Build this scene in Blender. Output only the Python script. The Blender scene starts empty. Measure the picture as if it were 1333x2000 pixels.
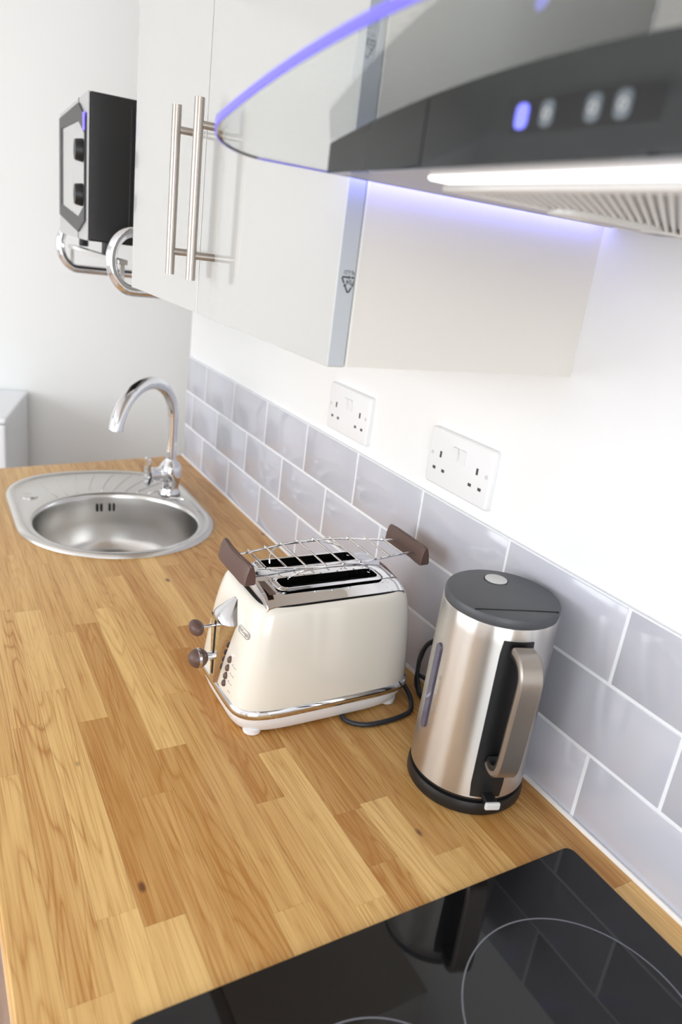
import bpy, bmesh, math, random
from mathutils import Vector, Matrix
from mathutils.bvhtree import BVHTree

random.seed(7)
SC = bpy.context.scene
COL = SC.collection
PI = math.pi

# ------------------------------------------------------------------ camera
# world: wall_right is the plane x = 0, y runs along it away from the camera,
# z = 0 is the top of the oak worktop, the floor lies at z = -0.90
RR = [[0.8673736400043679, -0.4816745023455681, 0.12511052080349977],
      [-0.059904085730108754, -0.3506252981969219, -0.9345979888578616],
      [0.4940389348405786, 0.8031510281724535, -0.3329774118571973]]
CAM = Vector((-0.68143, -0.90188, 0.62960))
FPX = 1425.62
cam_data = bpy.data.cameras.new('camera')
cam = bpy.data.objects.new('camera', cam_data)
COL.objects.link(cam)
cam.matrix_world = Matrix(((RR[0][0], -RR[1][0], -RR[2][0], CAM.x),
                           (RR[0][1], -RR[1][1], -RR[2][1], CAM.y),
                           (RR[0][2], -RR[1][2], -RR[2][2], CAM.z),
                           (0, 0, 0, 1)))
cam_data.sensor_fit = 'VERTICAL'
cam_data.sensor_height = 36.0
cam_data.sensor_width = 24.0
cam_data.lens = FPX / 2000 * 36.0
cam_data.clip_start = 0.02
cam_data.dof.use_dof = True
cam_data.dof.focus_distance = 0.98
cam_data.dof.aperture_fstop = 4.0
SC.camera = cam

# ------------------------------------------------------------------ world and daylight
W = bpy.data.worlds.new('overcast_sky')
SC.world = W
W.use_nodes = True
bg = W.node_tree.nodes['Background']
bg.inputs[0].default_value = (0.90, 0.95, 1.0, 1)
bg.inputs[1].default_value = 6.2

SC.view_settings.view_transform = 'Standard'
SC.view_settings.look = 'None'
SC.view_settings.gamma = 1.0
SC.view_settings.use_curve_mapping = False
SC.view_settings.exposure = 0.0
SC.cycles.use_denoising = True
SC.cycles.max_bounces = 10
SC.cycles.diffuse_bounces = 5
SC.cycles.caustics_reflective = False
SC.cycles.caustics_refractive = False

# room extents
X0, XR = -3.1, 1.0          # window wall, alcove side
Y0 = -2.6                   # wall behind the camera
ZF, ZC = -0.90, 1.55        # floor, ceiling
WIN = [(-0.85, 1.75, -0.15, 1.25)]     # window in the left wall: y0, y1, z0, z1
FILL_WIN = (-2.5, -0.7, -0.25, 1.30)       # unseen window added behind the camera for more light: x0, x1, z0, z1


def portal(name, loc, rot, sx, sy):
    d = bpy.data.lights.new(name, 'AREA')
    d.shape = 'RECTANGLE'
    d.size, d.size_y = sx, sy
    d.cycles.is_portal = True
    o = bpy.data.objects.new(name, d)
    o.location, o.rotation_euler = loc, rot
    COL.objects.link(o)


y0, y1, z0, z1 = WIN[0]
portal('window_daylight', (X0 - 0.05, (y0 + y1) / 2, (z0 + z1) / 2), (0, -PI / 2, 0), z1 - z0, y1 - y0)
x0, x1, z0, z1 = FILL_WIN
portal('window_daylight', ((x0 + x1) / 2, Y0 - 0.05, (z0 + z1) / 2), (PI / 2, 0, 0), x1 - x0, z1 - z0)  # portal of the added rear window


# ------------------------------------------------------------------ materials
def srgb(r, g, b):
    def f(c):
        c /= 255.0
        return c / 12.92 if c <= 0.04045 else ((c + 0.055) / 1.055) ** 2.4
    return (f(r), f(g), f(b), 1)


def mat(name, color=(0.8, 0.8, 0.8, 1), rough=0.5, metal=0.0, **kw):
    m = bpy.data.materials.new(name)
    m.use_nodes = True
    nt = m.node_tree
    b = nt.nodes['Principled BSDF']
    b.inputs['Base Color'].default_value = color
    b.inputs['Roughness'].default_value = rough
    b.inputs['Metallic'].default_value = metal
    for k, v in kw.items():
        b.inputs[k.replace('_', ' ')].default_value = v
    return m


def nodes(m):
    return m.node_tree, m.node_tree.nodes['Principled BSDF']


def add(nt, typ, **kw):
    n = nt.nodes.new(typ)
    for k, v in kw.items():
        setattr(n, k, v)
    return n


def noise_bump(m, scale, strength, dist=0.002, coord='Object', stretch=(1, 1, 1), detail=3):
    nt, b = nodes(m)
    tc = add(nt, 'ShaderNodeTexCoord')
    mp = add(nt, 'ShaderNodeMapping')
    mp.inputs['Scale'].default_value = stretch
    nz = add(nt, 'ShaderNodeTexNoise')
    nz.inputs['Scale'].default_value = scale
    nz.inputs['Detail'].default_value = detail
    bp = add(nt, 'ShaderNodeBump')
    bp.inputs['Strength'].default_value = strength
    bp.inputs['Distance'].default_value = dist
    nt.links.new(tc.outputs[coord], mp.inputs[0])
    nt.links.new(mp.outputs[0], nz.inputs['Vector'])
    nt.links.new(nz.outputs[0], bp.inputs['Height'])
    nt.links.new(bp.outputs[0], b.inputs['Normal'])
    return nz


M = {}
M['paint'] = mat('white_wall_paint', srgb(243, 243, 242), 0.62)
noise_bump(M['paint'], 260, 0.05)
M['paint_far'] = mat('off_white_wall_paint', srgb(243, 243, 241), 0.65)
noise_bump(M['paint_far'], 260, 0.05)
M['ceiling'] = mat('ceiling_paint', srgb(244, 244, 243), 0.7)
noise_bump(M['ceiling'], 200, 0.04)
M['grout'] = mat('white_grout', srgb(240, 241, 244), 0.75)
noise_bump(M['grout'], 900, 0.2)
M['sealant'] = mat('white_sealant', srgb(244, 244, 244), 0.35)
noise_bump(M['sealant'], 90, 0.1)

# tiles: glossy grey-lilac ceramic, slightly wavy glaze, a shade apart from one another
M['tile'] = mat('grey_glazed_tile', srgb(196, 196, 205), 0.10, Specular_IOR_Level=0.75)
nz = noise_bump(M['tile'], 9, 0.10, 0.004)
nt, b = nodes(M['tile'])
oi = add(nt, 'ShaderNodeObjectInfo')
hs = add(nt, 'ShaderNodeHueSaturation')
mr = add(nt, 'ShaderNodeMapRange')
mr.inputs['To Min'].default_value = 0.96
mr.inputs['To Max'].default_value = 1.03
nt.links.new(oi.outputs['Random'], mr.inputs['Value'])
nt.links.new(mr.outputs[0], hs.inputs['Value'])
hs.inputs['Color'].default_value = srgb(196, 196, 205)
nt.links.new(hs.outputs[0], b.inputs['Base Color'])


def wood(name, light, dark, rough, grain=1.0):
    """Oak: object colour R picks light..dark, the object's random number shifts the figure."""
    m = mat(name, light, rough)
    nt, b = nodes(m)
    L = nt.links.new
    tc = add(nt, 'ShaderNodeTexCoord')
    oi = add(nt, 'ShaderNodeObjectInfo')
    sep = add(nt, 'ShaderNodeSeparateColor')
    L(oi.outputs['Color'], sep.inputs[0])
    off = add(nt, 'ShaderNodeVectorMath', operation='SCALE')
    off.inputs[0].default_value = (17.3, 41.7, 9.1)
    L(oi.outputs['Random'], off.inputs['Scale'])
    pos = add(nt, 'ShaderNodeVectorMath', operation='ADD')
    L(tc.outputs['Object'], pos.inputs[0])
    L(off.outputs[0], pos.inputs[1])
    # broad figure: cathedral rings from distorted, stretched distance
    m1 = add(nt, 'ShaderNodeMapping')
    m1.inputs['Scale'].default_value = (17, 1.5, 1)
    L(pos.outputs[0], m1.inputs[0])
    n1 = add(nt, 'ShaderNodeTexNoise')
    n1.inputs['Scale'].default_value = 1.6
    n1.inputs['Detail'].default_value = 1.6
    n1.inputs['Distortion'].default_value = 0.35
    L(m1.outputs[0], n1.inputs['Vector'])
    rings = add(nt, 'ShaderNodeMath', operation='MULTIPLY')
    rings.inputs[1].default_value = 26.0
    L(n1.outputs[0], rings.inputs[0])
    fr = add(nt, 'ShaderNodeMath', operation='PINGPONG')
    fr.inputs[1].default_value = 1.0
    L(rings.outputs[0], fr.inputs[0])
    pw = add(nt, 'ShaderNodeMath', operation='POWER')
    pw.inputs[1].default_value = 4.0
    L(fr.outputs[0], pw.inputs[0])
    # fine pores: very long thin streaks
    m2 = add(nt, 'ShaderNodeMapping')
    m2.inputs['Scale'].default_value = (620, 9, 30)
    L(pos.outputs[0], m2.inputs[0])
    n2 = add(nt, 'ShaderNodeTexNoise')
    n2.inputs['Scale'].default_value = 1.0
    n2.inputs['Detail'].default_value = 4
    L(m2.outputs[0], n2.inputs['Vector'])
    por = add(nt, 'ShaderNodeMapRange')
    por.inputs['From Min'].default_value = 0.48
    por.inputs['From Max'].default_value = 0.78
    L(n2.outputs[0], por.inputs['Value'])
    # slow streaks of colour along the board
    m3 = add(nt, 'ShaderNodeMapping')
    m3.inputs['Scale'].default_value = (60, 2.4, 4)
    L(pos.outputs[0], m3.inputs[0])
    n3 = add(nt, 'ShaderNodeTexNoise')
    n3.inputs['Scale'].default_value = 1.0
    n3.inputs['Detail'].default_value = 3
    L(m3.outputs[0], n3.inputs['Vector'])
    # knots and mineral marks
    m4 = add(nt, 'ShaderNodeMapping')
    m4.inputs['Scale'].default_value = (30, 15, 9)
    L(pos.outputs[0], m4.inputs[0])
    vo = add(nt, 'ShaderNodeTexVoronoi')
    vo.inputs['Scale'].default_value = 0.42
    L(m4.outputs[0], vo.inputs['Vector'])
    kn = add(nt, 'ShaderNodeMapRange')
    kn.inputs['From Min'].default_value = 0.062
    kn.inputs['From Max'].default_value = 0.03
    L(vo.outputs['Distance'], kn.inputs['Value'])
    # tone = tint + streak + rings + pores
    def mul(a, k):
        q = add(nt, 'ShaderNodeMath', operation='MULTIPLY')
        q.inputs[1].default_value = k
        L(a, q.inputs[0])
        return q.outputs[0]
    def plus(a, c):
        q = add(nt, 'ShaderNodeMath', operation='ADD')
        L(a, q.inputs[0])
        L(c, q.inputs[1])
        return q.outputs[0]
    st = add(nt, 'ShaderNodeMapRange')
    st.inputs['From Min'].default_value = 0.3
    st.inputs['From Max'].default_value = 0.7
    st.inputs['To Min'].default_value = -0.17
    st.inputs['To Max'].default_value = 0.20
    L(n3.outputs[0], st.inputs['Value'])
    tone = plus(sep.outputs[0], st.outputs[0])
    # only some boards are flat-sawn and show the rings strongly
    h1 = add(nt, 'ShaderNodeMath', operation='MULTIPLY')
    h1.inputs[1].default_value = 7.31
    L(oi.outputs['Random'], h1.inputs[0])
    h2 = add(nt, 'ShaderNodeMath', operation='FRACT')
    L(h1.outputs[0], h2.inputs[0])
    h3 = add(nt, 'ShaderNodeMapRange')
    h3.inputs['From Min'].default_value = 0.45
    h3.inputs['From Max'].default_value = 0.85
    h3.inputs['To Min'].default_value = 0.12 * grain
    h3.inputs['To Max'].default_value = 0.50 * grain
    L(h2.outputs[0], h3.inputs['Value'])
    rg = add(nt, 'ShaderNodeMath', operation='MULTIPLY')
    L(pw.outputs[0], rg.inputs[0])
    L(h3.outputs[0], rg.inputs[1])
    tone = plus(tone, rg.outputs[0])
    tone = plus(tone, mul(por.outputs[0], 0.62 * grain))
    mx = add(nt, 'ShaderNodeMix', data_type='RGBA')
    mx.clamp_factor = True
    mx.inputs[6].default_value = light
    mx.inputs[7].default_value = dark
    L(tone, mx.inputs[0])
    mk = add(nt, 'ShaderNodeMix', data_type='RGBA')
    mk.inputs[7].default_value = srgb(84, 46, 22)
    L(mul(kn.outputs[0], 0.8), mk.inputs[0])
    L(mx.outputs[2], mk.inputs[6])
    L(mk.outputs[2], b.inputs['Base Color'])
    bp = add(nt, 'ShaderNodeBump')
    bp.inputs['Strength'].default_value = 0.12
    bp.inputs['Distance'].default_value = 0.0006
    bp.invert = True
    L(por.outputs[0], bp.inputs['Height'])
    L(bp.outputs[0], b.inputs['Normal'])
    return m


M['oak'] = wood('oiled_oak', srgb(237, 197, 129), srgb(180, 124, 60), 0.34)
M['oak'].node_tree.nodes['Principled BSDF'].inputs['Specular IOR Level'].default_value = 0.42
M['laminate'] = wood('pink_beige_laminate', srgb(206, 180, 162), srgb(168, 138, 120), 0.4, 0.5)

M['door'] = mat('gloss_white_door', srgb(190, 190, 187), 0.12, Coat_Weight=0.6, Coat_Roughness=0.04, Specular_IOR_Level=0.5)
noise_bump(M['door'], 6, 0.02, 0.003)
M['carcass'] = mat('cream_matt_board', srgb(236, 232, 224), 0.55)
noise_bump(M['carcass'], 500, 0.05, 0.0005)
M['edge'] = mat('white_edging', srgb(246, 246, 240), 0.4)
noise_bump(M['edge'], 300, 0.03, 0.0005)
M['film'] = mat('grey_edge_film', srgb(196, 201, 206), 0.28)
noise_bump(M['film'], 40, 0.15, 0.001)
M['print'] = mat('dark_grey_print', srgb(72, 74, 78), 0.6)
M['print_pale'] = mat('pale_grey_print', srgb(176, 172, 168), 0.6)
M['nickel'] = mat('brushed_nickel', srgb(172, 163, 154), 0.30, 1.0)
noise_bump(M['nickel'], 120, 0.05, 0.0003, stretch=(1, 1, 12))
M['chrome'] = mat('polished_chrome', srgb(226, 227, 230), 0.05, 1.0)
noise_bump(M['chrome'], 14, 0.01, 0.001)
M['satin_chrome'] = mat('satin_chrome', srgb(222, 223, 226), 0.18, 1.0)
noise_bump(M['satin_chrome'], 40, 0.01, 0.001)
M['steel'] = mat('satin_stainless_steel', srgb(212, 210, 207), 0.25, 1.0)
noise_bump(M['steel'], 60, 0.03, 0.0004, stretch=(1, 8, 1))
M['kettle_steel'] = mat('brushed_kettle_steel', srgb(212, 208, 203), 0.30, 1.0, Anisotropic=0.9, Anisotropic_Rotation=0.25)
noise_bump(M['kettle_steel'], 30, 0.08, 0.0003, stretch=(1, 1, 60))
nt, b = nodes(M['kettle_steel'])
tg = add(nt, 'ShaderNodeTangent', direction_type='RADIAL', axis='Z')
nt.links.new(tg.outputs[0], b.inputs['Tangent'])
M['hood_steel'] = mat('hood_stainless_steel', srgb(176, 172, 168), 0.34, 1.0)
noise_bump(M['hood_steel'], 80, 0.03, 0.0004, stretch=(1, 10, 1))
M['alu'] = mat('aluminium_filter', srgb(226, 225, 222), 0.45, 0.25)
noise_bump(M['alu'], 200, 0.05, 0.0005)
M['black_plastic'] = mat('black_plastic', srgb(24, 24, 25), 0.42)
noise_bump(M['black_plastic'], 700, 0.08, 0.0004)
M['black_enamel'] = mat('black_enamel', srgb(25, 24, 24), 0.30)
noise_bump(M['black_enamel'], 300, 0.05, 0.0005)
M['lid_grey'] = mat('anthracite_lid', srgb(74, 76, 80), 0.45)
noise_bump(M['lid_grey'], 900, 0.08, 0.0004)
M['void'] = mat('dark_opening', srgb(16, 15, 14), 0.6)
M['black_glass'] = mat('black_glass', srgb(50, 54, 55), 0.03, Specular_IOR_Level=0.55)  # base lifted to grey, standing in for the room's reflection
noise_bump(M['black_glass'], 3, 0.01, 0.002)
M['hob_glass'] = mat('ceramic_hob_glass', srgb(15, 15, 16), 0.04, Specular_IOR_Level=0.5)
noise_bump(M['hob_glass'], 4, 0.008, 0.002)
M['hob_print'] = mat('grey_hob_print', srgb(120, 122, 128), 0.3)
M['cream'] = mat('cream_enamel', srgb(231, 225, 213), 0.16, Coat_Weight=0.5, Coat_Roughness=0.06)
noise_bump(M['cream'], 5, 0.01, 0.002)
M['white_plastic'] = mat('white_plastic', srgb(240, 240, 241), 0.32)
noise_bump(M['white_plastic'], 300, 0.03, 0.0004)
M['brown'] = mat('brown_plastic', srgb(92, 68, 60), 0.42)
noise_bump(M['brown'], 600, 0.06, 0.0004)
M['switch_grey'] = mat('pale_grey_plastic', srgb(212, 212, 210), 0.4)
noise_bump(M['switch_grey'], 400, 0.04, 0.0004)
M['handle_metal'] = mat('satin_grey_handle', srgb(168, 160, 152), 0.36, 0.85)
noise_bump(M['handle_metal'], 200, 0.04, 0.0004)
M['gauge'] = mat('violet_water_gauge', srgb(112, 108, 126), 0.08, Transmission_Weight=0.3, IOR=1.45)
M['cable'] = mat('black_cable', srgb(38, 41, 48), 0.4)
noise_bump(M['cable'], 300, 0.05, 0.0005)
M['fridge'] = mat('white_fridge_enamel', srgb(240, 242, 246), 0.3)
noise_bump(M['fridge'], 300, 0.04, 0.0004)
M['mw_silver'] = mat('silver_microwave_front', srgb(190, 190, 190), 0.3, 0.5)
noise_bump(M['mw_silver'], 200, 0.03, 0.0004)
M['mw_glass'] = mat('pale_reflecting_door_glass', srgb(178, 178, 176), 0.12, 0.2)
noise_bump(M['mw_glass'], 5, 0.02, 0.002)
M['hood_glass'] = mat('clear_hood_glass', (0.93, 0.965, 0.955, 1), 0.0, Transmission_Weight=1.0, IOR=1.45)


def emitter(name, col, strength):
    m = mat(name, (0.08, 0.07, 0.3, 1), 0.3)
    nt, b = nodes(m)
    b.inputs['Emission Color'].default_value = col
    b.inputs['Emission Strength'].default_value = strength
    return m


M['glow_edge'] = emitter('violet_lit_glass_edge', (0.17, 0.14, 1.0, 1), 0.85)
M['glow_boost'] = emitter('violet_glow_boost', (0.20, 0.22, 1.0, 1), 11.0)  # extra emitter, added to strengthen the glow on the cabinet panel
M['led'] = emitter('white_led_strip', (1.0, 0.97, 0.93, 1), 3.0)
M['led_button'] = emitter('blue_lit_button', (0.20, 0.22, 1.0, 1), 1.6)
M['display'] = emitter('blue_lit_display', (0.10, 0.05, 1.0, 1), 0.9)
M['touch_grey'] = mat('grey_touch_symbol', srgb(112, 120, 126), 0.3)


# ------------------------------------------------------------------ mesh helpers
def obj(name, bm, m, parent=None, smooth=None, sharp=40):
    me = bpy.data.meshes.new(name)
    bmesh.ops.recalc_face_normals(bm, faces=bm.faces[:])
    bm.to_mesh(me)
    bm.free()
    if m is not None:
        me.materials.append(M[m] if isinstance(m, str) else m)
    if smooth:
        for p in me.polygons:
            p.use_smooth = True
        me.set_sharp_from_angle(angle=math.radians(sharp))
    o = bpy.data.objects.new(name, me)
    COL.objects.link(o)
    if parent is not None:
        o.parent = parent
        if parent.type == 'EMPTY' and not parent.get('_local'):
            o.matrix_parent_inverse = Matrix.Translation(-parent.location)
    return o


def thing(name, label, cat, loc, group=None, rotz=0.0, local=False):
    o = bpy.data.objects.new(name, None)
    o.empty_display_size = 0.05
    COL.objects.link(o)
    o.location = loc
    o.rotation_euler = (0, 0, rotz)
    tag(o, label, cat, group)
    if local:
        o['_local'] = True
    return o


def tag(o, label, cat, group=None):
    o['label'] = label
    o['category'] = cat
    if group:
        o['group'] = group
    return o


def struct(o, label=None):
    o['kind'] = 'structure'
    if label:
        o['label'] = label
    return o


def box(bm, x0, x1, y0, y1, z0, z1, bevel=0.0, seg=2):
    r = bmesh.ops.create_cube(bm, size=1.0)
    vs = r['verts']
    for v in vs:
        v.co = Vector((x0 + (v.co.x + .5) * (x1 - x0), y0 + (v.co.y + .5) * (y1 - y0), z0 + (v.co.z + .5) * (z1 - z0)))
    if bevel > 0:
        es = list({e for v in vs for e in v.link_edges})
        bmesh.ops.bevel(bm, geom=es, offset=bevel, segments=seg, affect='EDGES', profile=0.5)
    return bm


def B(*a, **k):
    return box(bmesh.new(), *a, **k)


def loft(bm, rings, cap0=True, cap1=True, closed=True):
    vr = [[bm.verts.new(p) for p in r] for r in rings]
    n = len(vr[0])
    for a, c in zip(vr, vr[1:]):
        for i in range(n if closed else n - 1):
            j = (i + 1) % n
            bm.faces.new((a[i], a[j], c[j], c[i]))
    if cap0:
        bm.faces.new(vr[0][::-1])
    if cap1:
        bm.faces.new(vr[-1])
    return vr


def catmull(pts, n=8, closed=False):
    pts = [Vector(p) for p in pts]
    out = []
    N = len(pts)
    for i in range(N if closed else N - 1):
        if closed:
            p0, p1, p2, p3 = pts[(i - 1) % N], pts[i], pts[(i + 1) % N], pts[(i + 2) % N]
        else:
            p0, p1, p2, p3 = pts[max(i - 1, 0)], pts[i], pts[i + 1], pts[min(i + 2, N - 1)]
        for k in range(n):
            t = k / n
            out.append(0.5 * ((2 * p1) + (p2 - p0) * t + (2 * p0 - 5 * p1 + 4 * p2 - p3) * t * t + (3 * p1 - p0 - 3 * p2 + p3) * t ** 3))
    if not closed:
        out.append(pts[-1])
    return out


def sweep(bm, path, prof, closed=False, up=None):
    """Sweep a 2-D profile [(a, b)] (or radius) along a path; b follows `up` when given."""
    path = [Vector(p) for p in path]
    n = len(path)
    if not callable(prof):
        pf = prof
        prof = lambda t: pf
    rings = []
    prev = None
    for i, p in enumerate(path):
        if closed:
            t = path[(i + 1) % n] - path[i - 1]
        else:
            t = path[min(i + 1, n - 1)] - path[max(i - 1, 0)]
        t.normalize()
        if up is not None:
            bvec = Vector(up)
            a = t.cross(bvec).normalized()
            bvec = a.cross(t).normalized()
        else:
            if prev is None:
                h = Vector((0, 0, 1)) if abs(t.z) < 0.9 else Vector((1, 0, 0))
                a = t.cross(h).normalized()
            else:
                a = (prev - t * prev.dot(t)).normalized()
            prev = a
            bvec = t.cross(a).normalized()
        q = prof(i / max(n - 1, 1))
        rings.append([p + a * u + bvec * v for u, v in q])
    if closed:
        rings.append(rings[0])
        vr = [[bm.verts.new(p) for p in r] for r in rings[:-1]]
        k = len(vr[0])
        for i in range(n):
            a, c = vr[i], vr[(i + 1) % n]
            for j in range(k):
                bm.faces.new((a[j], a[(j + 1) % k], c[(j + 1) % k], c[j]))
    else:
        loft(bm, rings)
    return bm


def circ(r, n=12):
    return [(r * math.cos(2 * PI * i / n), r * math.sin(2 * PI * i / n)) for i in range(n)]


def tube(bm, path, r, n=12, closed=False):
    if callable(r):
        return sweep(bm, path, lambda t: circ(r(t), n), closed)
    return sweep(bm, path, circ(r, n), closed)


def rrect(hx, hy, r, n=5, cx=0, cy=0):
    out = []
    for sx, sy, a0 in ((1, 1, 0), (-1, 1, 90), (-1, -1, 180), (1, -1, 270)):
        for k in range(n + 1):
            a = math.radians(a0 + 90 * k / n)
            out.append((cx + sx * (hx - r) + r * math.cos(a), cy + sy * (hy - r) + r * math.sin(a)))
    return out


def superell(hx, hy, e, n=64, cx=0, cy=0):
    out = []
    for k in range(n):
        a = 2 * PI * k / n
        c, s = math.cos(a), math.sin(a)
        out.append((cx + hx * math.copysign(abs(c) ** (2 / e), c), cy + hy * math.copysign(abs(s) ** (2 / e), s)))
    return out


def prism(bm, poly, z0, z1):
    loft(bm, [[Vector((x, y, z0)) for x, y in poly], [Vector((x, y, z1)) for x, y in poly]])
    return bm


def lathe(bm, prof, n=64, cap0=True, cap1=True):
    loft(bm, [[Vector((r * math.cos(2 * PI * i / n), r * math.sin(2 * PI * i / n), z)) for i in range(n)] for r, z in prof], cap0, cap1)
    return bm


def move(bm, m4):
    bmesh.ops.transform(bm, matrix=m4, verts=bm.verts[:])
    return bm


def frame_matrix(origin, xa, ya):
    xa = Vector(xa).normalized()
    za = xa.cross(Vector(ya)).normalized()
    ya = za.cross(xa).normalized()
    return Matrix(((xa.x, ya.x, za.x, origin[0]), (xa.y, ya.y, za.y, origin[1]), (xa.z, ya.z, za.z, origin[2]), (0, 0, 0, 1)))


def text_bm(s, size, depth=0.0002, align='CENTER'):
    cu = bpy.data.curves.new('lettering', 'FONT')
    cu.body, cu.size = s, size
    cu.align_x, cu.align_y = align, 'CENTER'
    cu.extrude = depth
    cu.resolution_u = 3
    o = bpy.data.objects.new('lettering', cu)
    COL.objects.link(o)
    dg = bpy.context.evaluated_depsgraph_get()
    me = bpy.data.meshes.new_from_object(o.evaluated_get(dg))
    bm = bmesh.new()
    bm.from_mesh(me)
    bpy.data.objects.remove(o)
    bpy.data.curves.remove(cu)
    bpy.data.meshes.remove(me)
    return bm


# ------------------------------------------------------------------ the room
struct(obj('floor', B(X0 - .2, XR + .2, Y0 - .2, 3.4, ZF - .1, ZF - .008), 'laminate'), 'floor under the pink-beige laminate boards')
FLOOR = bpy.data.objects['floor']
FLOOR.color = (0.5, 0, 0, 1)
bmx = {}
for i in range(14):
    xa = -0.62 - 0.18 * (i + 1)
    yy = Y0 + 0.02 + (i * 0.47 % 1.2) - 1.2
    while yy < 2.9:
        a, c = max(yy, Y0 + 0.01), min(yy + 1.196, 2.9)
        yy += 1.2
        if c - a < 0.05:
            continue
        o = obj('plank', B(xa + .001, xa + .179, a, c, ZF - .008, ZF), 'laminate', FLOOR)
        o.color = (random.uniform(.2, .7), 0, 0, 1)

struct(obj('ceiling', B(X0 - .2, XR + .2, Y0 - .2, 3.6, ZC, ZC + .1), 'ceiling'))
YE = 1.145                                                       # where wall_right and the worktop end
WALL = struct(obj('wall_right', B(0.004, 0.124, Y0 - .2, YE, ZF, ZC), 'paint'), 'bright white wall above the grey tiles')


def wall_with_hole(name, axis, at0, at1, a0, a1, h, m):
    """a wall slab with one window opening; axis 'x': the wall is x = const"""
    bm = bmesh.new()
    u0, u1, v0, v1 = h
    for (p, q, r, s) in ((a0, u0, ZF, ZC), (u1, a1, ZF, ZC), (u0, u1, ZF, v0), (u0, u1, v1, ZC)):
        if axis == 'x':
            box(bm, at0, at1, p, q, r, s)
        else:
            box(bm, p, q, at0, at1, r, s)
    return struct(obj(name, bm, m))


wall_with_hole('wall_left', 'x', X0 - .2, X0, Y0 - .2, 3.4, WIN[0], 'paint')
wall_with_hole('wall_front', 'y', Y0 - .2, Y0, X0, 0.004, FILL_WIN, 'paint')
# the far wall stands at a slant behind the end of the worktop
FWD = Vector((-0.963, 0.270, 0))                                 # runs to the left and away
FWN = Vector((0.270, 0.963, 0))                                  # points out of the room
fp = Vector((-0.303, 2.186, 0))
pts = [fp - FWD * 1.6, fp + FWD * 3.1, fp + FWD * 3.1 + FWN * .12, fp - FWD * 1.6 + FWN * .12]
bm = bmesh.new()
prism(bm, [(p.x, p.y) for p in pts], ZF, ZC)
struct(obj('wall_back', bm, 'paint_far'), 'off-white wall behind the worktop end')
struct(obj('light_stop_wall', B(XR, XR + .12, YE - .3, 2.6, ZF, ZC), 'paint_far'))  # unseen wall added to keep sky light from leaking in
struct(obj('wall_return', B(0.124, XR, YE - .3, YE - .18, ZF, ZC), 'paint_far'))

# window frames (outside the picture; they let the daylight in)
def window(name, pieces):
    t = bpy.data.objects.new(name, None)
    COL.objects.link(t)
    struct(t)
    for p in pieces:
        obj('window_frame', B(*p, bevel=.004), 'white_plastic', t)


y0, y1, z0, z1 = WIN[0]
ym = (y0 + y1) / 2
window('window_1', [(X0 - .12, X0 - .06, y0, y0 + .06, z0, z1), (X0 - .12, X0 - .06, y1 - .06, y1, z0, z1),
                    (X0 - .12, X0 - .06, ym - .04, ym + .04, z0, z1), (X0 - .12, X0 - .06, y0, y1, z0, z0 + .06), (X0 - .12, X0 - .06, y0, y1, z1 - .06, z1)])
x0, x1, z0, z1 = FILL_WIN  # unseen rear window, added to brighten the room from behind
window('fill_window', [(x0, x0 + .06, Y0 - .12, Y0 - .06, z0, z1), (x1 - .06, x1, Y0 - .12, Y0 - .06, z0, z1),
                    (x0, x1, Y0 - .12, Y0 - .06, z0, z0 + .06), (x0, x1, Y0 - .12, Y0 - .06, z1 - .06, z1)])

# ------------------------------------------------------------------ tiles on wall_right
TZ = [(0.0055, 0.0964), (0.1004, 0.1952), (0.1992, 0.2955)]
TO = [0.9812, 1.0827, 0.9812]                                     # first full joint of each course from the top
obj('grout', B(-0.0016, 0.0045, -2.0, YE - .004, 0.0004, 0.2972), 'grout', WALL)
shared = {}


def tile(yb, ya, course):
    key = (round(ya - yb, 4), course)
    z0, z1 = TZ[course]
    if key not in shared:
        bm = B(-0.0022, 0.0035, 0, ya - yb, 0, z1 - z0, bevel=.0014, seg=2)
        o = obj('tile', bm, 'tile', WALL)
        shared[key] = o.data
        o.data.polygons.foreach_set('use_smooth', [True] * len(o.data.polygons))
        o.data.set_sharp_from_angle(angle=math.radians(60))
    else:
        o = bpy.data.objects.new('tile', shared[key])
        COL.objects.link(o)
        o.parent = WALL
    o.location = (random.uniform(-.0003, .0003), yb, z0)


for row in range(3):
    course = 2 - row
    ya = YE - .005
    yb = TO[row]
    g = 0.0020
    tile(yb + g, ya, course)
    while yb > -1.95:
        tile(yb - .203 + g, yb - g, course)
        yb -= .203
bm = bmesh.new()
sweep(bm, [(-0.0025, -2.0, 0.0024), (-0.0025, YE, 0.0024)], [(0.0060, -0.002), (-0.0035, -0.002), (-0.0035, 0.0045), (-0.0005, 0.0042), (0.0045, 0.0005)], up=(0, 0, 1))
obj('sealant', bm, 'sealant', WALL)

# ------------------------------------------------------------------ oak worktop, stave by stave
WT = thing('worktop', 'oak worktop of glued staves running along the tiled wall', 'worktop', (-.32, 0, -.04))
ROWX = [-0.6435 + 0.0402 * i for i in range(17)]
ROWX[16] = 0.003


def y_end(x):
    return 1.147 + (x) * 0.158


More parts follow.
